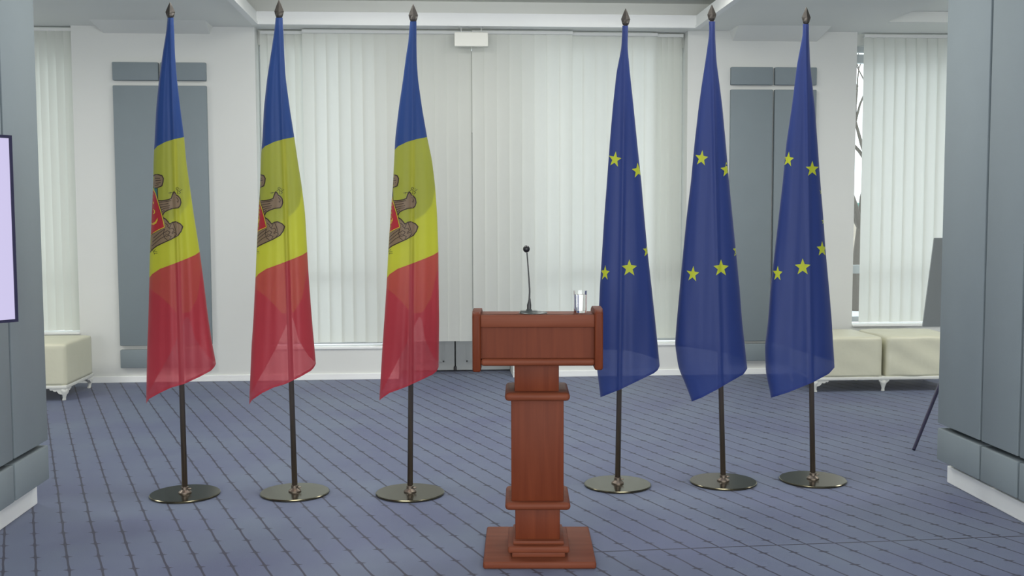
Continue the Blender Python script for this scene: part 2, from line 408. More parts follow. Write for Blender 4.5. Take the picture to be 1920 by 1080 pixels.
# ------------------------------------------------------------------ padded panels
def pads(name, label, x0, x1, y0, zlist, parentrot=0, axis='x', th=.045):
    """zlist: (name, z0, z1) ; two columns side by side with a fine groove"""
    t = thing(name, label, 'wall panel', ((x0+x1)/2, y0, 0), parentrot)
    w = (x1-x0)/2
    for (nm, z0, z1) in zlist:
        for s in (-1, 1):
            bm = bmesh.new()
            a, b = (-w, -.009) if s < 0 else (.009, w)
            box(bm, a, b, -th, 0, z0, z1, bev=.007, seg=2)
            autosmooth(link(nm, bm, M['pad'], t), 40)
    return t
ZP = [('upper_pad', 2.672, 2.83), ('main_pad', .335, 2.628), ('lower_pad', .135, .298)]
pads('wall_panel', 'grey blue padded wall panel behind the leftmost flag', -2.855, -2.05, YW, ZP)
pads('wall_panel', 'grey blue padded wall panel behind the two rightmost flags', 2.64, 3.435, YW, [('upper_pad', 2.66, 2.82), ('main_pad', .315, 2.618), ('lower_pad', .13, .29)])
# pillars of the opening
PZ = [('upper_pad', 2.672, 2.83), ('main_pad', .338, 2.64), ('lower_pad', .135, .312)]
pXl, pXr = -2.121, 2.815
bm = bmesh.new(); box(bm, -3.0, pXl, 4.30, 5.60, 0, CZ); struct('wall_pillar_left', bm, M['core'])
bm = bmesh.new(); box(bm, pXr, 3.7, 4.30, 5.66, 0, CZ); struct('wall_pillar_right', bm, M['core'])
def onX(px, py, xx):
    d = ray(px, py); t = xx/d.x; return Vector((xx, d.y*t, CH+d.z*t))
def pillar_pads(label, xf, sgn, y1, gy, pw=.36):
    """gy: depth of the first upright groove; further pads follow towards the camera"""
    t = thing('pillar_panel', label, 'wall panel', (xf, y1, 0), 0)
    ends = [y1, gy, gy-pw, gy-2*pw]
    for (nm, z0, z1) in PZ:
        for a, b in zip(ends, ends[1:]):
            if b < 4.30: b = 4.30
            if a-b < .1: continue
            bm = bmesh.new()
            x0, x1 = (0, .085) if sgn > 0 else (-.085, 0)
            box(bm, x0, x1, b-y1+(0 if b == 4.30 else .010), a-y1-(0 if a == y1 else .010), z0, z1, bev=.006, seg=2)
            autosmooth(link(nm, bm, M['pad'], t), 40)
    return t
pillar_pads('grey blue padded cladding on the left pillar beside the screen', pXl, 1, 5.60, onX(21, 700, pXl+.085).y)
pillar_pads('grey blue padded cladding on the right pillar beside the easel', pXr, -1, 5.66, onX(1841, 700, pXr-.085).y)
def bb(name, x0, x1, y0, y1):
    bm = bmesh.new(); box(bm, x0, x1, y0, y1, 0, .095, bev=.005); struct(name, bm, M['trim'])
bb('baseboard_left', -3.02, pXl+.016, 4.285, 5.615); bb('baseboard_right', pXr-.016, 3.72, 4.285, 5.675)

# ------------------------------------------------------------------ exit-sign housing
YS = 9.585; a = atY(852, 61, YS); b = atY(915, 88, YS)
t = thing('hanging_sign', 'small blank white box sign hanging from the ceiling over the blinds', 'sign', ((a.x+b.x)/2, YS, b.z))
w = (b.x-a.x)/2; h = a.z-b.z
bm = bmesh.new(); box(bm, -w, w, -.03, .03, 0, h, bev=.006); link('housing', bm, M['sign'], t)
for s in (-.6, .6):
    bm = bmesh.new(); tube(bm, [(s*w, 0, h-.002), (s*w, 0, CZ-b.z)], .004, 8); link('hanger', bm, M['rail'], t)
bm = bmesh.new(); box(bm, -w*.75, w*.75, -.02, .02, CZ-b.z-.01, CZ-b.z, bev=.002); link('ceiling_bracket', bm, M['rail'], t)

# ------------------------------------------------------------------ ottomans
def ottoman(label, x0, x1, y0, y1, ztop, seed=0, wrinkle=0, group=None, parts=None, nm='ottoman'):
    t = thing(nm, label, nm, ((x0+x1)/2, (y0+y1)/2, 0), 0, group)
    hx, hy = (x1-x0)/2, (y1-y0)/2; z0 = .112
    HX = hx
    for (ca, cb, wrinkle) in (parts or [(-HX, HX, wrinkle)]):
        hx = (cb-ca)/2; ox = (ca+cb)/2
        bm = bmesh.new()
        vs = box(bm, -hx+.004, hx-.004, -hy+.004, hy-.004, z0+.015, ztop)
        bmesh.ops.subdivide_edges(bm, edges=bm.edges[:], cuts=15, use_grid_fill=True)
        rnd = random.Random(seed)
        ph = [rnd.uniform(0, 6.28) for _ in range(6)]
        cz = (z0+ztop)/2; hz = (ztop-z0)/2
        for v in bm.verts:
            x, y, z = v.co; nx, ny, nz = x/hx, y/hy, (z-cz)/hz
            # rounded corners
            r = .035
            q = Vector((max(abs(x)-(hx-r), 0), max(abs(y)-(hy-r), 0), max(z-(ztop-r*.8), 0)))
            if q.length > 1e-6:
                k = min(1, r/q.length*1.0)
                if q.length > r:
                    q2 = q*(r/q.length); x = math.copysign(hx-r+q2.x, x) if q.x > 0 else x; y = math.copysign(hy-r+q2.y, y) if q.y > 0 else y; z = ztop-r*.8+q2.z if q.z > 0 else z
            bulge = .010*(1-min(1, ny*ny))*(1-min(1, nz*nz))
            x += math.copysign(.004*(1-min(1, ny*ny))*(1-min(1, nz*nz)), x) if abs(nx) > .95 else 0
            y += math.copysign(bulge, y)*(1-nx*nx) if abs(ny) > .95 else 0
            z += .012*(1-nx*nx)*(1-ny*ny) if nz > .9 else 0
            if wrinkle:
                z += wrinkle*math.sin(x*24+ph[0]+3*y)*math.sin(y*9+ph[1])*(1 if nz > .9 else .3)
                y += wrinkle*.6*math.sin(x*16+z*30+ph[2])*(1 if ny < -.9 else 0)
            v.co = (x, y, z)
        link('cushion', bm, M['leather'], t, smooth=True, loc=(ox, 0, 0))
    hx = HX
    bm = bmesh.new(); box(bm, -hx, hx, -hy, hy, z0-.012, z0+.016, bev=.006, seg=2)
    autosmooth(link('base_rail', bm, M['white_wood'], t))
    # cabriole legs with scalloped brackets
    for sx in ((-1, 0, 1) if parts else (-1, 1)):
        for sy in (-1, 1):
            bm = bmesh.new()
            cx, cy = (sx*(hx-.035) if sx else (parts[0][1]+parts[1][0])/2), sy*(hy-.035)
            prof = [(.030, z0-.010), (.033, z0-.028), (.026, z0-.045), (.018, z0-.065), (.013, z0-.085), (.014, z0-.098), (.016, .004), (.012, 0)]
            n = 12; rings = []
            for r, z in prof:
                off = .012*math.sin((z0-z)/z0*math.pi*.9)
                rings.append([bm.verts.new((cx+sx*(off-.004)+r*math.cos(2*math.pi*i/n), cy+sy*(off-.004)+r*math.sin(2*math.pi*i/n), z)) for i in range(n)])
            for A_, B_ in zip(rings, rings[1:]):
                for i in range(n): bm.faces.new((A_[i], A_[(i+1) % n], B_[(i+1) % n], B_[i]))
            bm.faces.new(rings[0]); bm.faces.new(rings[-1])
            # brackets (scalloped prism) along x and along y
            out = [(0, 0), (.100, 0), (.104, -.010), (.092, -.018), (.080, -.014), (.072, -.024), (.056, -.026), (.046, -.022), (.036, -.038), (.020, -.048), (0, -.05)]
            for ax in (0, 1):
                for side in (0, 1):
                    pass
                f1, f2 = [], []
                oo = out
                if ax == 0 and sx == 0: oo = [(u*.42, z) for u, z in out]+[(-u*.42, z) for u, z in out[::-1][1:-1]]
                for (u, z) in oo:
                    for lst, off in ((f1, -.009), (f2, .009)):
                        if ax == 0: P = (cx-(sx or 1)*u, cy+sy*.018+off, z0-.010+z)
                        else: P = (cx+sx*.018+off, cy-sy*u, z0-.010+z)
                        lst.append(bm.verts.new(P))
                bm.faces.new(f1); bm.faces.new(f2[::-1])
                for i in range(len(f1)):
                    j = (i+1) % len(f1); bm.faces.new((f1[i], f2[i], f2[j], f1[j]))
            autosmooth(link('leg', bm, M['white_wood'], t), 40)
    return t
zl = atY(132, 645, 8.75).z; zr = atY(1600, 632, 8.66).z
ottoman('cream leather ottoman beside the left pillar, on short white carved legs', -3.70, -3.02, 8.74, 9.42, zl, 1)
xs0 = atY(1655, 680, 8.64).x; xs1 = atY(1661.5, 680, 8.64).x; bx0, bx1 = 3.085, 4.36; bm_ = (bx0+bx1)/2
ottoman('long cream leather bench with two cushions, partly hidden by the right pillar', bx0, bx1, 8.63, 9.28, zr, 3, 0, parts=[(bx0-bm_, xs0-bm_, .002), (xs1-bm_, bx1-bm_, .006)], nm='bench')

# ------------------------------------------------------------------ easel with board
foot = atZ(1713, 845)
Yb = 6.9
t = thing('easel', 'dark tripod easel holding a grey board, half hidden behind the right pillar', 'easel', (0, 0, 0))
up = atY(1757, 735, foot.y+.16)
dirv = (up-foot).normalized(); 
apex = foot+dirv*(1.42/dirv.z)
hubp = apex
bm = bmesh.new(); tube(bm, [foot+Vector((0, 0, .006)), hubp], [.011, .013], 10); link('leg', bm, M['bezel'], t)
f2 = Vector((2*hubp.x-foot.x, foot.y+.0, 0)); f3 = Vector((hubp.x, hubp.y+.55, 0))
bm = bmesh.new(); tube(bm, [f2+Vector((0, 0, .006)), hubp], [.011, .013], 10); link('leg', bm, M['bezel'], t)
bm = bmesh.new(); tube(bm, [f3+Vector((0, 0, .006)), hubp], [.011, .013], 10); link('leg', bm, M['bezel'], t)
bm = bmesh.new(); lathe(bm, [(.02, hubp.z-.05), (.026, hubp.z-.02), (.026, hubp.z+.02), (.015, hubp.z+.04)], 16, hubp.x, hubp.y); link('hub', bm, M['bezel'], t)
# board: leans back and turned away
c0 = atY(1730, 612, foot.y+.1); c1 = atY(1752, 446, foot.y+.22)
wd = Vector((.66, -.03, 0)); 
upv = (c1-c0)
q = [c0, c0+wd, c1+wd, c1]; nrm = wd.cross(upv).normalized()*.012
bm = bmesh.new(); A_ = [bm.verts.new(p) for p in q]; B_ = [bm.verts.new(p-nrm) for p in q]
bm.faces.new(A_); bm.faces.new(B_[::-1])
for i in range(4): bm.faces.new((A_[i], A_[(i+1) % 4], B_[(i+1) % 4], B_[i]))
link('board', bm, M['board'], t)
bm = bmesh.new(); box(bm, hubp.x-.3, hubp.x+.3, c0.y-.02, c0.y+.03, c0.z-.02, c0.z-.002, bev=.003); link('ledge', bm, M['bezel'], t)

# ------------------------------------------------------------------ screen on stand
E1 = atY(33, 603, 4.55); E0 = atY(20, 254, 4.55)
tvw, tvh = 1.24, E0.z-E1.z
th = rad(42)                                        # the panel runs back along this heading
t = thing('display_screen', 'large lit lavender screen with thin dark frame beside the left pillar', 'screen', (E1.x, E1.y, 0), 0)
t.rotation_euler = (0, 0, math.atan2(math.cos(th), math.sin(th)))
z1, z0 = E1.z+tvh, E1.z
fr = .012
bm = bmesh.new()
box(bm, -tvw, 0, -.0, .05, z0, z1, bev=.004); link('housing', bm, M['bezel'], t)
bm = bmesh.new()
for (a_, b_, c_, d_) in ((-tvw, 0, z0, z0+fr), (-tvw, 0, z1-fr, z1), (-tvw, -tvw+fr, z0+fr, z1-fr), (-fr, 0, z0+fr, z1-fr)):
    box(bm, a_, b_, -.008, 0, c_, d_)
link('frame', bm, M['bezel'], t)
bm = bmesh.new(); box(bm, -tvw+fr, -fr, -.003, -.0005, z0+fr, z1-fr); link('lit_panel', bm, M['screen'], t)
bm = bmesh.new(); box(bm, -tvw/2-.04, -tvw/2+.04, .05, .10, .02, z0+tvh*.6, bev=.005); link('post', bm, M['bezel'], t)
bm = bmesh.new(); box(bm, -tvw/2-.3, -tvw/2+.3, -.12, .28, 0, .02, bev=.005); link('foot_plate', bm, M['bezel'], t)

# ------------------------------------------------------------------ lectern
PO = Vector((.405, 4.392, 0)); PA = math.atan2(-.036, .478)
ex = Vector((math.cos(PA), math.sin(PA), 0)); ey = Vector((-math.sin(PA), math.cos(PA), 0))
def pl(px, py, c):
    """local (x, z) of a pixel on the lectern's plane at local depth c"""
    d = ray(px, py); k = (PO+ey*c); o = Vector((0, 0, CH)); tt = (Vector((k.x, k.y, 0))-Vector((0, 0, 0))).dot(ey)/d.dot(ey)
    P = o+d*tt; r = P-PO; return r.dot(ex), P.z
lec = thing('lectern', 'reddish brown wooden lectern standing in front of the flags', 'lectern', PO, PA)
def lbox(name, px0, px1, py0, py1, y0, y1, m='wood', bev=.003, seg=2, parent=lec, sm=True):
    xa, za = pl(px0, py0, y0); xb, zb = pl(px1, py1, y0)
    bm = bmesh.new(); box(bm, xa, xb, y0, y1, zb, za, bev=bev, seg=seg)
    o = link(name, bm, M[m], parent)
    return autosmooth(o, 30) if sm else o
# base plate
bm = bmesh.new(); xa, _ = pl(905.5, 1068, 0); xb, _ = pl(1118.5, 1068, 0)
box(bm, xa, xb, 0, .52, 0, .032, bev=.010, seg=3); autosmooth(link('base_plate', bm, M['woodx'], lec), 30)
CF = .125; LF = .045
# plinth tiers
cxm = (xa+xb)/2
bm = bmesh.new()
zt1 = .032
x_a, _ = pl(952, 1045, LF); x_b, _ = pl(1068, 1045, LF)
box(bm, x_a+.018, x_b-.018, LF+.018, LF+.28, zt1, zt1+.022, bev=.004)
box(bm, x_a, x_b, LF, LF+.30, zt1+.022, zt1+.052, bev=.009, seg=3)
box(bm, x_a+.022, x_b-.022, LF+.022, LF+.275, zt1+.052, zt1+.070, bev=.006, seg=2)
autosmooth(link('plinth', bm, M['woodx'], lec), 30)
# columns
def col_(name, px0, px1, pyt, pyb, yf, yb):
    x0, zt = pl(px0, pyt, yf); x1, zb = pl(px1, pyb, yf)
    bm = bmesh.new(); box(bm, x0, x1, yf, yb, zb, zt, bev=.004); return autosmooth(link(name, bm, M['wood'], lec), 30), zt, zb
ztl = .095
x0, z_led2 = pl(966, 957, CF-.03); x1, _ = pl(1050, 957, CF-.03)
_, zL2t = pl(960, 943, LF); _, zL2b = pl(960, 958, LF)
_, zL1t = pl(960, 737, LF); _, zL1b = pl(960, 753, LF)
bm = bmesh.new(); box(bm, x0, x1, CF-.03, CF+.15, ztl, zL2b+.01, bev=.004); autosmooth(link('lower_column', bm, M['wood'], lec), 30)
x0, _ = pl(958.5, 850, CF-.045); x1, _ = pl(1057, 850, CF-.045)
bm = bmesh.new(); box(bm, x0, x1, CF-.045, CF+.165, zL2t-.004, zL1b+.004, bev=.004); autosmooth(link('middle_column', bm, M['wood'], lec), 30)
x0, _ = pl(964.5, 710, CF-.03); x1, _ = pl(1048, 710, CF-.03)
_, zdb = pl(960, 686, .01)
bm = bmesh.new(); box(bm, x0, x1, CF-.03, CF+.15, zL1t-.004, zdb+.02, bev=.004); autosmooth(link('upper_column', bm, M['wood'], lec), 30)
for (zt_, zb_) in ((zL1t, zL1b), (zL2t, zL2b)):
    x0, _ = pl(946.5, 745, LF); x1, _ = pl(1069, 745, LF)
    if zt_ == zL2t: x0, _ = pl(947, 950, LF); x1, _ = pl(1070, 950, LF)
    bm = bmesh.new(); box(bm, x0, x1, LF, LF+.30, zb_, zt_, bev=(zt_-zb_)*.46, seg=5)
    autosmooth(link('ledge', bm, M['woodx'], lec), 50)
# desk
_, zT = pl(1007, 590, .01); _, zP1 = pl(1007, 614, .01); _, zP2 = pl(1007, 672, .01); _, zB = pl(1007, 686, .01)
xl_, _ = pl(901, 640, 0.0); xr_, _ = pl(1116, 640, 0.0)
bm = bmesh.new(); box(bm, xl_, xr_, .006, .034, zP1, zT, bev=.005)
# rounded nose on the upper edge of the rail
box(bm, xl_, xr_, .012, .17, zT-.016, zT, bev=.003)
autosmooth(link('top_rail', bm, M['woodx'], lec), 40)
bm = bmesh.new(); box(bm, xl_, xr_, .026, .04, zP2-.004, zP1+.004, bev=.001); link('front_panel', bm, M['wood'], lec)
bm = bmesh.new(); box(bm, xl_, xr_, -.002, .32, zB, zP2, bev=(zP2-zB)*.42, seg=5); autosmooth(link('bottom_rail', bm, M['woodx'], lec), 50)
# sloping reading top
bm = bmesh.new()
A_ = [(xl_, .165, zT-.004), (xr_, .165, zT-.004), (xr_, .40, zT-.105), (xl_, .40, zT-.105)]
va = [bm.verts.new(p) for p in A_]; vb = [bm.verts.new((p[0], p[1], p[2]-.018)) for p in A_]
bm.faces.new(va); bm.faces.new(vb[::-1])
for i in range(4): bm.faces.new((va[i], va[(i+1) % 4], vb[(i+1) % 4], vb[i]))
link('reading_top', bm, M['woodx'], lec)
# side boards with rounded front edge
for (a_, b_, c_, d_) in ((885, 901.5, 586, 699), (1115, 1131, 581.5, 695)):
    x0, zt_ = pl(a_, c_, -.008); x1, zb_ = pl(b_, d_, -.008)
    bm = bmesh.new()
    prof = []
    for k in range(9): 
        an = math.pi/2*k/8; prof.append((-.008+.022*(1-math.sin(an)), zt_-.022*(1-math.cos(an))))
    pts = [(-.008, zb_+.012), (-.004, zb_+.004), (.006, zb_), (.10, zb_), (.36, zb_+.07), (.40, zb_+.1), (.40, zt_-.13), (.36, zt_-.07), (.24, zt_-.006), (.16, zt_+.003), (.08, zt_+.003), (.03, zt_+.001), (.006, zt_-.003), (-.005, zt_-.014)]
    L_ = [bm.verts.new((x0, y, z)) for y, z in pts]; R_ = [bm.verts.new((x1, y, z)) for y, z in pts]
    bm.faces.new(L_); bm.faces.new(R_[::-1])
    for i in range(len(pts)):
        j = (i+1) % len(pts); bm.faces.new((L_[i], R_[i], R_[j], L_[j]))
    es = [e for e in bm.edges if abs(e.verts[0].co.x-e.verts[1].co.x) < 1e-6]
    bmesh.ops.bevel(bm, geom=es, offset=.010, segments=4, affect='EDGES', profile=.5)
    autosmooth(link('side_board', bm, M['wood'], lec), 40)

# ------------------------------------------------------------------ microphone and glass
def loc2w(x, y, z): return PO+ex*x+ey*y+Vector((0, 0, z))
mx_, _ = pl(993, 588, .06)
mic = thing('gooseneck_microphone', 'black gooseneck microphone standing on top of the wooden lectern', 'microphone', loc2w(mx_, .075, zT+.0005), PA)
bm = bmesh.new()
box(bm, -.040, .034, -.026, .03, 0.0, .010, bev=.004, seg=3)
lathe(bm, [(.014, .009), (.012, .014), (.010, .018)], 20, -.002, 0)
autosmooth(link('base', bm, M['darkmetal'], mic), 40)
bm = bmesh.new(); N = 24
dome = [(.060*math.cos(k/8*math.pi/2)+.001, .0085*math.sin(k/8*math.pi/2)) for k in range(9)]
lathe(bm, dome, N, .015, .004); autosmooth(link('touch_plate', bm, M['darkmetal'], mic), 50)
def mp(px, py): 
    x, z = pl(px, py, .075); return (x-mx_, 0, z-zT)
pts = [mp(992, 583), mp(992.5, 562), mp(993, 545), mp(992, 527), mp(990.5, 505), mp(988, 474)]
bm = bmesh.new(); tube(bm, [mp(992, 584), mp(992, 572), mp(992.6, 566), mp(993, 560)], [.0085, .009, .006, .0038], 14); autosmooth(link('collar', bm, M['black'], mic), 50)
def smoothpts(P, n=5):
    out = []
    P = [Vector(p) for p in P]; Q = [P[0]]+P+[P[-1]]
    for i in range(1, len(Q)-2):
        for k in range(n):
            u = k/n; a0, a1, a2, a3 = Q[i-1], Q[i], Q[i+1], Q[i+2]
            out.append(.5*((2*a1)+(-a0+a2)*u+(2*a0-5*a1+4*a2-a3)*u*u+(-a0+3*a1-3*a2+a3)*u**3))
    out.append(P[-1]); return out
sp = smoothpts(pts)
bm = bmesh.new(); tube(bm, sp, [.0042-.0018*i/len(sp) for i in range(len(sp))], 12); link('gooseneck', bm, M['black'], mic, smooth=True)
bm = bmesh.new(); c_ = Vector(mp(987, 467))
bmesh.ops.create_uvsphere(bm, u_segments=24, v_segments=16, radius=.0145)
for v in bm.verts: v.co = Vector((v.co.x, v.co.y*1.3, v.co.z*1.05))+c_
link('capsule', bm, M['black'], mic, smooth=True)

gx, _ = pl(1088, 588, .10)
gl_z = zT-.014
shelf_y = .105
gb = loc2w(gx, shelf_y, zT+.0005)
_, gtop = pl(1088, 545, shelf_y)
hgl = gtop-gb.z+.0
g = thing('water_glass', 'clear drinking glass with water on the right end of the lectern', 'glass', gb, PA)
bm = bmesh.new(); H_ = hgl; Rg = .0285
lathe(bm, [(Rg*.93, 0), (Rg*.95, .003), (Rg, H_), (Rg-.0018, H_), (Rg*.95-.002, .009), (.0005, .008)], 40)
autosmooth(link('tumbler', bm, M['glass'], g), 40)
bm = bmesh.new(); lathe(bm, [(Rg*.95-.0015, .0088), (Rg-.0021, H_-.016), (.0005, H_-.016)], 40)
autosmooth(link('water', bm, M['water'], g), 40)
gy_, _ = pl(1100, 588, .10)

# ------------------------------------------------------------------ flag stands
def interp(tab, x):
    if x <= tab[0][0]: return tab[0][1]
    for (a, b), (c, d) in zip(tab, tab[1:]):
        if x <= c: return b+(d-b)*(x-a)/(c-a)
    return tab[-1][1]
def smoothtab(tab, x, h):
    return (interp(tab, x-h)+2*interp(tab, x)+interp(tab, x+h))/4
class Cloth:
    def __init__(s, Yp, left, right, polex, seed):
        s.fold = .35 if seed == 5 else .8
        s.Y = Yp; s.L = left; s.R = right; s.px = polex; s.rnd = random.Random(seed)
        s.ph = [s.rnd.uniform(0, 6.28) for _ in range(8)]
    def lr(s, y): return smoothtab(s.L, y, 9), smoothtab(s.R, y, 9)
    def depth(s, u, y, back=False):
        l, r = s.lr(y); hw = (r-l)/2/350.0                      # metres
        y0 = s.L[0][0]; v = (y-y0)/700.0
        prof = math.sqrt(max(0, 1-abs(u)**2.4))
        if back: return max(hw*.50, .0175)*prof+.012*math.sin(2.2*u*math.pi+s.ph[4])*v*prof
        d = -max(hw*.48, .0175)*prof
        up = 2*(interp(s.px, y)-l)/(r-l)-1
        hwp = max(hw, .02)
        d -= .010*math.exp(-((u-up)*hwp/.012)**2)*prof*min(1, hw/.05)
        k = prof*min(1, v*1.3)*s.fold
        d += k*(.0075*math.cos((u-up)*hwp/.045*2.2+s.ph[0]*.15)+.0045*math.sin((u-up)*hwp/.03*2+s.ph[1]+v*2)+.002*math.sin(u*17+s.ph[2]+v*5))
        return d
    def pos(s, u, y, back=False, off=0):
        l, r = s.lr(y); x = l+(r-l)*(u+1)/2
        dd = s.depth(u, y, back)
        return atY(x, y, s.Y+dd-off)
    def u_of(s, x, y):
        l, r = s.lr(y); return 2*(x-l)/(r-l)-1
def sheet(bm, C, bands, back=False, cols=56, inset=0):
    """bands: list of (curve_top(u), curve_bottom(u), rows, material index)"""
    last = None
    us = [-math.cos(math.pi*k/cols) for k in range(cols+1)]
    us = [(.75*a+.25*(-1+2*k/cols)) for k, a in enumerate(us)]
    for (ct, cb, rows, mi) in bands:
        grid = []
        for j in range(rows+1):
            if j == 0 and last is not None: grid.append(last); continue
            row = []
            for u in us:
                y = interp(ct, u)+(interp(cb, u)-interp(ct, u))*j/rows
                row.append(bm.verts.new(C.pos(u*(1-inset), y, back)))
            grid.append(row)
        last = grid[-1]
        for a, b in zip(grid, grid[1:]):
            for k in range(cols):
                f = bm.faces.new((a[k], b[k], b[k+1], a[k+1])); f.material_index = mi; f.smooth = True
def poly_patch(bm, C, poly, mi, off, step=1.0, flagoff=(0, 0)):
    pts = [(x+flagoff[0], y+flagoff[1]) for x, y in poly]
    ys = [p[1] for p in pts]; y0, y1 = min(ys), max(ys)
    n = max(2, int((y1-y0)/step)); yy = [y0+1e-4+(y1-y0-2e-4)*i/n for i in range(n+1)]
    def cuts(y):
        c = []
        for (xa, ya), (xb, yb) in zip(pts, pts[1:]+pts[:1]):
            if (ya <= y < yb) or (yb <= y < ya): c.append(xa+(xb-xa)*(y-ya)/(yb-ya))
        return sorted(c)
    for ya, yb in zip(yy, yy[1:]):
        ca, cb = cuts(ya), cuts(yb)
        if len(ca) != len(cb): 
            m_ = cuts((ya+yb)/2)
            if len(m_) == len(ca): cb = m_
            elif len(m_) == len(cb): ca = m_
            else: continue
        for i in range(0, len(ca)-1, 2):
            a0, a1, b0, b1 = ca[i], ca[i+1], cb[i], cb[i+1]
            k = max(1, int(max(a1-a0, b1-b0)/2.5))
            ra, rb = [], []
            for q in range(k+1):
                ra.append(C.u_of(a0+(a1-a0)*q/k, ya)); rb.append(C.u_of(b0+(b1-b0)*q/k, yb))
            for q in range(k):
                if min(ra[q], ra[q+1], rb[q], rb[q+1]) >= .995 or max(ra[q], ra[q+1], rb[q], rb[q+1]) <= -.995: continue
                cl = lambda t_: max(-.995, min(.995, t_))
                vs = [bm.verts.new(C.pos(cl(u_), y_, False, off)) for u_, y_ in ((ra[q], ya), (rb[q], yb), (rb[q+1], yb), (ra[q+1], ya))]
                try:
                    f = bm.faces.new(vs); f.material_index = mi; f.smooth = True
                except ValueError: pass
def line_patch(bm, C, pts, hw, mi, off, flagoff=(0, 0), closed=False):
    P = [(x+flagoff[0], y+flagoff[1]) for x, y in pts]
    if closed: P.append(P[0])
    for (xa, ya), (xb, yb) in zip(P, P[1:]):
        L_ = math.hypot(xb-xa, yb-ya)
        if L_ < .05: continue
        nx, ny = -(yb-ya)/L_*hw, (xb-xa)/L_*hw; k = max(1, int(L_/3)); e = hw*.4/L_
        for q in range(k):
            t0, t1 = q/k-(e if q == 0 else 0), (q+1)/k+(e if q == k-1 else 0)
            c = []
            for t_, s_ in ((t0, 1), (t0, -1), (t1, -1), (t1, 1)):
                x = xa+(xb-xa)*t_+s_*nx; y = ya+(yb-ya)*t_+s_*ny; c.append((C.u_of(x, y), y))
            if min(u for u, _ in c) >= .99 or max(u for u, _ in c) <= -.99: continue
            vs = [bm.verts.new(C.pos(max(-.995, min(.995, u)), y, False, off)) for u, y in c]
            try:
                f = bm.faces.new(vs); f.material_index = mi; f.smooth = True
            except ValueError: pass

# emblem traced in the crop of the first flag (5.4 x), converted to photo pixels
def Z(l): return [(260+x/5.4, 300+y/5.4) for x, y in l]
EM_WING0 = Z([(135, 165), (165, 150), (195, 147), (235, 158), (250, 185), (246, 225), (235, 262), (200, 276), (170, 285), (150, 278), (120, 260)])
EM_TALON = Z([(155, 276), (190, 278), (192, 340), (195, 405), (182, 405), (165, 330)])
EM_SHIELD = Z([(120, 300), (158, 305), (170, 340), (200, 440), (235, 560), (262, 680), (200, 706), (150, 738), (100, 775)])
EM_NECK = Z([(192, 412), (235, 412), (300, 402), (330, 388), (342, 350), (356, 322), (372, 335), (382, 356), (400, 365), (420, 390), (428, 430), (418, 465), (400, 484), (345, 490), (290, 510), (258, 530), (240, 565), (228, 540)])
EM_BODY = Z([(240, 580), (275, 600), (315, 648), (345, 630), (375, 625), (420, 645), (447, 675), (430, 722), (400, 762), (330, 802), (250, 838), (180, 872), (135, 908), (115, 935), (95, 900), (90, 790), (150, 742), (200, 708), (265, 682), (252, 640)])
FEATHERS = [Z(l) for l in ([(205, 430), (290, 418), (325, 412)], [(212, 455), (300, 440)], [(218, 480), (315, 462)], [(225, 505), (270, 488), (310, 484)], [(232, 530), (262, 508)],
    [(385, 380), (402, 405), (398, 428), (388, 420)],
    [(150, 790), (200, 745), (262, 700)], [(140, 830), (205, 775), (262, 730)], [(135, 870), (215, 800), (275, 765)],
    [(262, 700), (250, 740), (262, 790), (290, 808)], [(262, 735), (290, 715), (318, 730), (300, 755), (270, 750)], [(275, 775), (305, 762), (330, 775), (315, 800)],
    [(310, 700), (345, 690), (360, 715), (335, 735)], [(335, 745), (365, 732), (385, 750), (360, 775)], [(330, 650), (310, 690), (290, 670)], [(345, 635), (365, 680), (380, 735)], [(270, 640), (300, 665)],
    [(165, 185), (215, 185)], [(170, 210), (225, 205)], [(175, 235), (220, 230)], [(165, 260), (200, 250)])]
CROSS = [Z(l) for l in ([(300, 335), (330, 328), (355, 332)], [(318, 345), (322, 325)], [(360, 318), (385, 300), (410, 318), (440, 298)], [(385, 300), (378, 285), (392, 276), (404, 286), (395, 300)], [(410, 318), (425, 330), (405, 345)], [(395, 312), (392, 345)], [(415, 300), (420, 288)])]
CLAW = [Z(l) for l in ([(125, 900), (150, 925), (188, 930)], [(150, 925), (160, 955)], [(150, 925), (172, 905)], [(160, 945), (190, 945)])]
def emblem(bm, C, dx):
    fo = (dx, 0)
    poly_patch(bm, C, EM_TALON, 8, .0012, flagoff=fo)
    poly_patch(bm, C, EM_SHIELD, 6, .0012, flagoff=fo)
    poly_patch(bm, C, EM_WING0, 4, .0014, flagoff=fo); poly_patch(bm, C, EM_NECK, 4, .0014, flagoff=fo); poly_patch(bm, C, EM_BODY, 4, .0014, flagoff=fo)
    for P in (EM_WING0, EM_NECK, EM_BODY): line_patch(bm, C, P, 1.0, 5, .0022, fo, True)
    line_patch(bm, C, Z([(190, 280), (194, 405), (225, 500), (250, 585)]), .6, 5, .0020, fo)
    line_patch(bm, C, Z([(150, 300), (168, 335), (200, 440), (235, 560), (262, 680), (200, 707), (150, 738), (130, 760)]), .7, 7, .0026, fo)
    for P in FEATHERS: line_patch(bm, C, P, .55, 5, .0024, fo)
    for P in CROSS+CLAW: line_patch(bm, C, P, .5, 9, .0018, fo)
    poly_patch(bm, C, Z([(120, 630), (140, 640), (165, 628), (182, 600), (190, 585), (192, 610), (178, 640), (150, 658), (125, 655)]), 7, .0020, flagoff=fo)
    line_patch(bm, C, Z([(148, 500), (160, 515), (160, 535), (148, 545)]), .9, 7, .0020, fo)
    line_patch(bm, C, Z([(135, 430), (152, 425), (150, 445)]), .6, 7, .0020, fo)
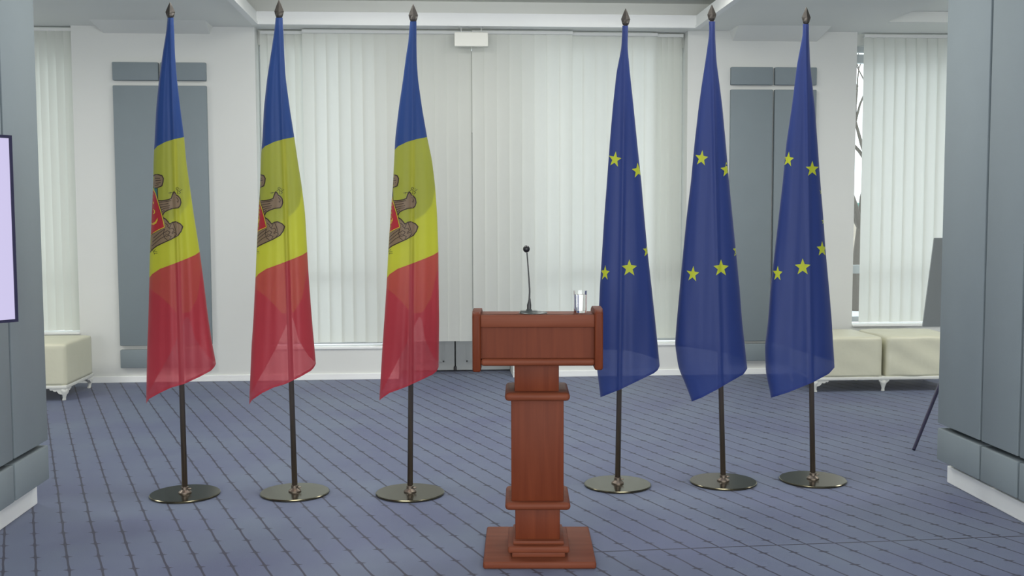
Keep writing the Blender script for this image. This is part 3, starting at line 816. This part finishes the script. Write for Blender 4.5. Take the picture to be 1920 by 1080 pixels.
def star_poly(cx, cy, rx, ry, rot=0):
    out = []
    for k in range(10):
        r = 1 if k % 2 == 0 else .40; a = -math.pi/2+k*math.pi/5+rot
        out.append((cx+rx*r*math.cos(a), cy+ry*r*math.sin(a)))
    return out

MD_MATS = ['f_blue', 'f_yellow', 'f_red', 'f_redhem', 'f_brown', 'f_dark', 'f_shield', 'f_gold', 'f_teal', 'f_green']
EU_MATS = ['f_eu', 'f_euhem', 'f_star']
def _stand(label, basepx, toppx, tip_y, L_, R_, seed):
    base = atZ(*basepx); Yp = base.y
    top = atY(toppx[0], toppx[1], Yp); tip = atY(toppx[0], tip_y, Yp)
    t = thing('flag_stand', label, 'flag', base, 0, None)
    inv = lambda P: Vector(P)-base
    # base plate with hub
    bm = bmesh.new(); lathe(bm, [(.178, .0), (.184, .003), (.184, .009), (.180, .012), (.001, .0125)], 64)
    autosmooth(link('base_plate', bm, M['disc'], t), 30)
    bm = bmesh.new(); lathe(bm, [(.034, .0125), (.034, .018), (.024, .026), (.019, .030), (.019, .045), (.016, .047)], 28)
    box(bm, .015, .034, -.005, .005, .030, .038, bev=.002)
    autosmooth(link('hub', bm, M['bronze'], t), 35)
    bm = bmesh.new(); tube(bm, [(0, 0, .02), inv(top)], [.0150, .0110], 20); link('pole', bm, M['bronze'], t, smooth=True)
    # spear finial: four-sided blade on a collar
    h = tip.z-top.z; c = inv(top)
    bm = bmesh.new()
    prof = [(.015, 0, .015), (.019, .10, .018), (.023, .28, .016), (.0245, .36, .014), (.018, .55, .010), (.010, .78, .006), (.0012, 1.0, .001)]
    rings = []
    for rx, f, ry in prof:
        ring_ = []
        for k in range(8):
            a = 2*math.pi*k/8; m_ = 1 if k % 2 == 0 else (.72 if f > .2 else .95)
            ring_.append(bm.verts.new((c.x+rx*m_*math.cos(a), c.y+ry*m_*math.sin(a), c.z+f*h)))
        rings.append(ring_)
    for A2, B2 in zip(rings, rings[1:]):
        for k in range(8): bm.faces.new((A2[k], A2[(k+1) % 8], B2[(k+1) % 8], B2[k]))
    bm.faces.new(rings[0]); bm.faces.new(rings[-1])
    link('finial', bm, M['spear'], t)
    # cloth
    polex = [(toppx[1], toppx[0]), (basepx[1], basepx[0])]
    C = Cloth(Yp, L_, R_, polex, seed)
    return t, C, inv
def flag(label, basepx, toppx, tip_y, L_, R_, bottom, kind, seed, b1=None, b2=None, bb1=None, bb2=None, backbot=None, stars=(), dx=0):
    base = atZ(*basepx)
    t, C, inv = _stand(label, basepx, toppx, tip_y, L_, R_, seed)
    y0 = L_[0][0]; top = [(-1, y0), (1, y0)]
    hem = [(u, y-4.5) for u, y in bottom]
    bm = bmesh.new()
    if kind == 'tri':
        sheet(bm, C, [(top, b1, 44, 0), (b1, b2, 44, 1), (b2, hem, 46, 2), (hem, bottom, 2, 3)])
        emblem(bm, C, dx)
        mats = MD_MATS
    else:
        sheet(bm, C, [(top, hem, 130, 0), (hem, bottom, 2, 1)])
        for (sx, sy, rx, ry, ro) in stars: poly_patch(bm, C, star_poly(sx, sy, rx, ry, ro), 2, .0016, step=.8)
        mats = EU_MATS
    # the folded-back half of the cloth behind the pole
    if kind == 'tri':
        sheet(bm, C, [(top, bb1, 30, 0), (bb1, bb2, 24, 1), (bb2, backbot, 26, 2)], back=True, inset=0.004)
    else:
        sheet(bm, C, [(top, backbot, 90, 0)], back=True, inset=0.004)
    for v in bm.verts: v.co = v.co-base
    me = bpy.data.meshes.new('flag_cloth'); bm.to_mesh(me); bm.free()
    for m_ in mats: me.materials.append(M[m_])
    o = bpy.data.objects.new('flag_cloth', me); COL.objects.link(o); o.parent = t
    return t

TBOT = [(-1, 757), (-.92, 748), (-.62, 737), (-.3, 727), (.08, 720), (.54, 706), (.85, 695), (.95, 688), (1, 682)]
def bpoly(*p): return list(p)
B1 = [(-1, 281), (-.8, 274), (-.27, 266), (.3, 261), (1, 257)]
B2 = [(-1, 521), (-.9, 514), (-.6, 504), (-.09, 495), (.5, 484), (.8, 478), (1, 472)]
BB1 = [(-1, 430), (-.4, 424), (0, 412), (.45, 400), (.8, 382), (1, 350)]
BB2 = [(-1, 540), (-.5, 560), (0, 588), (.4, 585), (.7, 560), (1, 500)]
BBT = [(-1, 744), (-.75, 712), (-.2, 650), (.1, 612), (.28, 592), (.38, 600), (.5, 636), (.8, 668), (1, 680)]
F1L = [(33, 314), (60, 311.5), (100, 305), (150, 298), (200, 293), (258, 290), (300, 288), (350, 287), (400, 284.5), (475, 281), (520, 280), (600, 278), (650, 276), (755, 274)]
F1R = [(33, 325.5), (60, 327), (100, 328), (150, 332), (200, 338), (258, 345.5), (300, 349), (350, 356), (400, 363), (475, 375), (520, 381), (600, 391), (650, 399), (683, 405.5), (760, 406)]
flag('blue, yellow and red flag with eagle emblem, leftmost of the three on stands', (347, 928), (319.5, 33), 4, F1L, F1R, TBOT, 'tri', 1, B1, B2, BB1, BB2, BBT, dx=0)
F2L = [(33, 517), (60, 514), (100, 508), (145, 501), (200, 495), (258, 492), (300, 489), (350, 487.5), (400, 484.5), (470, 481), (520, 479), (600, 475), (650, 471.5), (760, 467)]
F2R = [(33, 530), (60, 531.5), (100, 533), (145, 535.5), (200, 543), (258, 552), (300, 558), (350, 566), (400, 572), (470, 576), (520, 579), (600, 585), (650, 589.5), (683, 592.5), (760, 593)]
flag('blue, yellow and red flag with eagle emblem, middle of the three on stands', (553, 925), (523.5, 33), 0, F2L, F2R, [(u, y+(2 if u < -.9 else 0)) for u, y in TBOT], 'tri', 1, B1, B2, [(u, y+2) for u, y in BB1], BB2, BBT, dx=191)
F3L = [(40, 769), (60, 767), (80, 765.5), (100, 762), (150, 755.5), (200, 748), (258, 741), (300, 739), (350, 736.5), (400, 732.5), (470, 728), (540, 724.5), (600, 720.5), (650, 717), (753, 711)]
F3R = [(40, 781), (80, 781), (115, 781.5), (150, 784), (200, 791), (258, 801), (300, 810), (350, 816), (400, 819.5), (470, 822), (520, 822.5), (600, 823.5), (690, 822.5), (760, 822)]
flag('blue, yellow and red flag with eagle emblem, nearest the lectern on its left', (769, 926), (775, 40), 8, F3L, F3R, [(-1, 751), (-.9, 746), (-.67, 737), (-.13, 726), (.42, 712), (.8, 702), (.93, 696), (1, 688)], 'tri', 1, B1, B2, [(u, y+2) for u, y in BB1], BB2, BBT, dx=441)

F4L = [(48, 1167), (90, 1165), (135, 1156), (200, 1149), (270, 1143), (340, 1138), (405, 1133), (470, 1129), (540, 1124.5), (600, 1122), (650, 1120), (690, 1119), (746, 1126)]
F4R = [(48, 1178), (90, 1177), (135, 1181), (200, 1188), (270, 1195), (340, 1202.5), (405, 1208), (470, 1214), (540, 1222), (600, 1228.5), (650, 1233.5), (690, 1237.5), (750, 1238)]
EB = [(-1, 745), (-.3, 730), (.33, 713), (.8, 700), (.93, 694), (1, 686)]
flag('royal blue flag with yellow stars, nearest the lectern on its right', (1158, 910), (1173, 47), 16, F4L, F4R, EB, 'eu', 5, backbot=[(-1, 655), (0, 657), (.5, 664), (1, 675)],
     stars=[(1153, 299, 12.5, 15.5, .15), (1196.5, 320, 12.5, 15, -.1), (1180, 503, 16, 16.5, 0), (1134.5, 512, 9, 15, .05), (1214, 470, 9.5, 13.5, 0)])
F5L = [(40, 1329), (65, 1329.5), (115, 1322.5), (160, 1315.5), (200, 1310), (270, 1302), (340, 1295.5), (405, 1287.5), (470, 1281), (540, 1274.5), (600, 1269), (645, 1265.5), (690, 1272), (720, 1285), (754, 1298)]
F5R = [(40, 1341), (65, 1341), (115, 1343.5), (160, 1349.5), (200, 1354.5), (270, 1361), (340, 1367), (405, 1373.5), (470, 1380), (540, 1387), (600, 1391.5), (645, 1396.5), (697, 1402), (760, 1402)]
flag('royal blue flag with yellow stars, middle of the three right of the lectern', (1356, 905), (1334.5, 38), 9, F5L, F5R, [(-1, 753), (-.58, 745), (0, 730), (.6, 711), (.87, 702), (1, 691)], 'eu', 5,
     backbot=[(-1, 648), (0, 657), (.5, 664), (1, 676)],
     stars=[(1315.5, 297, 13, 15.5, .12), (1363, 318, 13, 15, -.1), (1352, 503, 16, 16.5, 0), (1299, 514, 12.5, 15.5, .1), (1382, 470, 9, 13, 0)])
F6L = [(45, 1505), (65, 1505), (120, 1494.5), (160, 1489.5), (200, 1484.5), (270, 1474), (345, 1467), (405, 1460), (470, 1452.5), (540, 1444.5), (600, 1440), (650, 1434), (700, 1436), (747, 1446)]
F6R = [(45, 1517), (65, 1517), (120, 1519), (160, 1523.5), (200, 1528), (270, 1533), (345, 1538.5), (405, 1543.5), (470, 1548), (540, 1554.5), (600, 1559.5), (650, 1562.5), (690, 1565), (760, 1565)]
flag('royal blue flag with yellow stars, rightmost, in front of the ottomans', (1524, 901), (1511.5, 44), 13, F6L, F6R, [(-1, 746), (-.44, 736), (.32, 718), (.83, 701), (1, 689)], 'eu', 5,
     backbot=[(-1, 640), (-.5, 646), (0, 658), (.5, 668), (1, 678)],
     stars=[(1478, 299, 11, 15, .12), (1523, 317, 13.5, 15.5, 0), (1505, 501, 16.5, 16.5, 0), (1458, 513, 10, 15, .05), (1541.5, 467, 11, 15, 0), (1540.5, 359, 4, 6, 0), (1544.5, 415, 4, 6, 0)])

# ------------------------------------------------------------------ outside the windows
bxs('ground_outside', (-20, 26, 10.4, 45, -.3, -.2), m=M['snow'])
def tree(x, y, h, label, seed):
    rnd = random.Random(seed); t = thing('bare_tree', label, 'tree', (x, y, -.2))
    bm = bmesh.new()
    def br(p, d, l, r, dep):
        q = p+d*l; tube(bm, [p, (p+q)/2+Vector((rnd.uniform(-.05, .05)*l, 0, 0)), q], [r, r*.85, r*.65], 7)
        if dep == 0: return
        for _ in range(3):
            nd = (d+Vector((rnd.uniform(-.8, .8), rnd.uniform(-.8, .8), rnd.uniform(-.1, .5)))).normalized(); br(q, nd, l*rnd.uniform(.6, .8), r*.6, dep-1)
    br(Vector((0, 0, 0)), Vector((.03, 0, 1)), h*.3, .1, 5)
    link('branches', bm, M['bark'], t)
tree(atY(1609, 400, 18).x, 18, 4.8, 'bare tree outside, seen through the gap beside the right blind', 3)
b_ = thing('building', 'pale building outside, seen through the gap beside the right blind', 'building', (atY(1609, 400, 36).x, 36, -.2))
bm = bmesh.new(); box(bm, -6, 6, -3, 3, 0, 1.7); link('facade', bm, M['facade'], b_)
bm = bmesh.new(); box(bm, -6.2, 6.2, -3.2, 3.2, 1.7, 2.0); link('roof', bm, M['teal'], b_)
for k in range(-4, 5, 2):
    bm = bmesh.new(); box(bm, k-.5, k+.5, -3.05, -3, .6, 1.3); link('window', bm, M['gap'], b_)

bxs('added_shade_canopy', (-2.7, 3.1, 10.3, 14.5, 3.12, 3.24), m=M['trim'], label='unseen canopy added outside to shade the central bay')  # added slab, out of view, that dims the daylight on the bay blinds
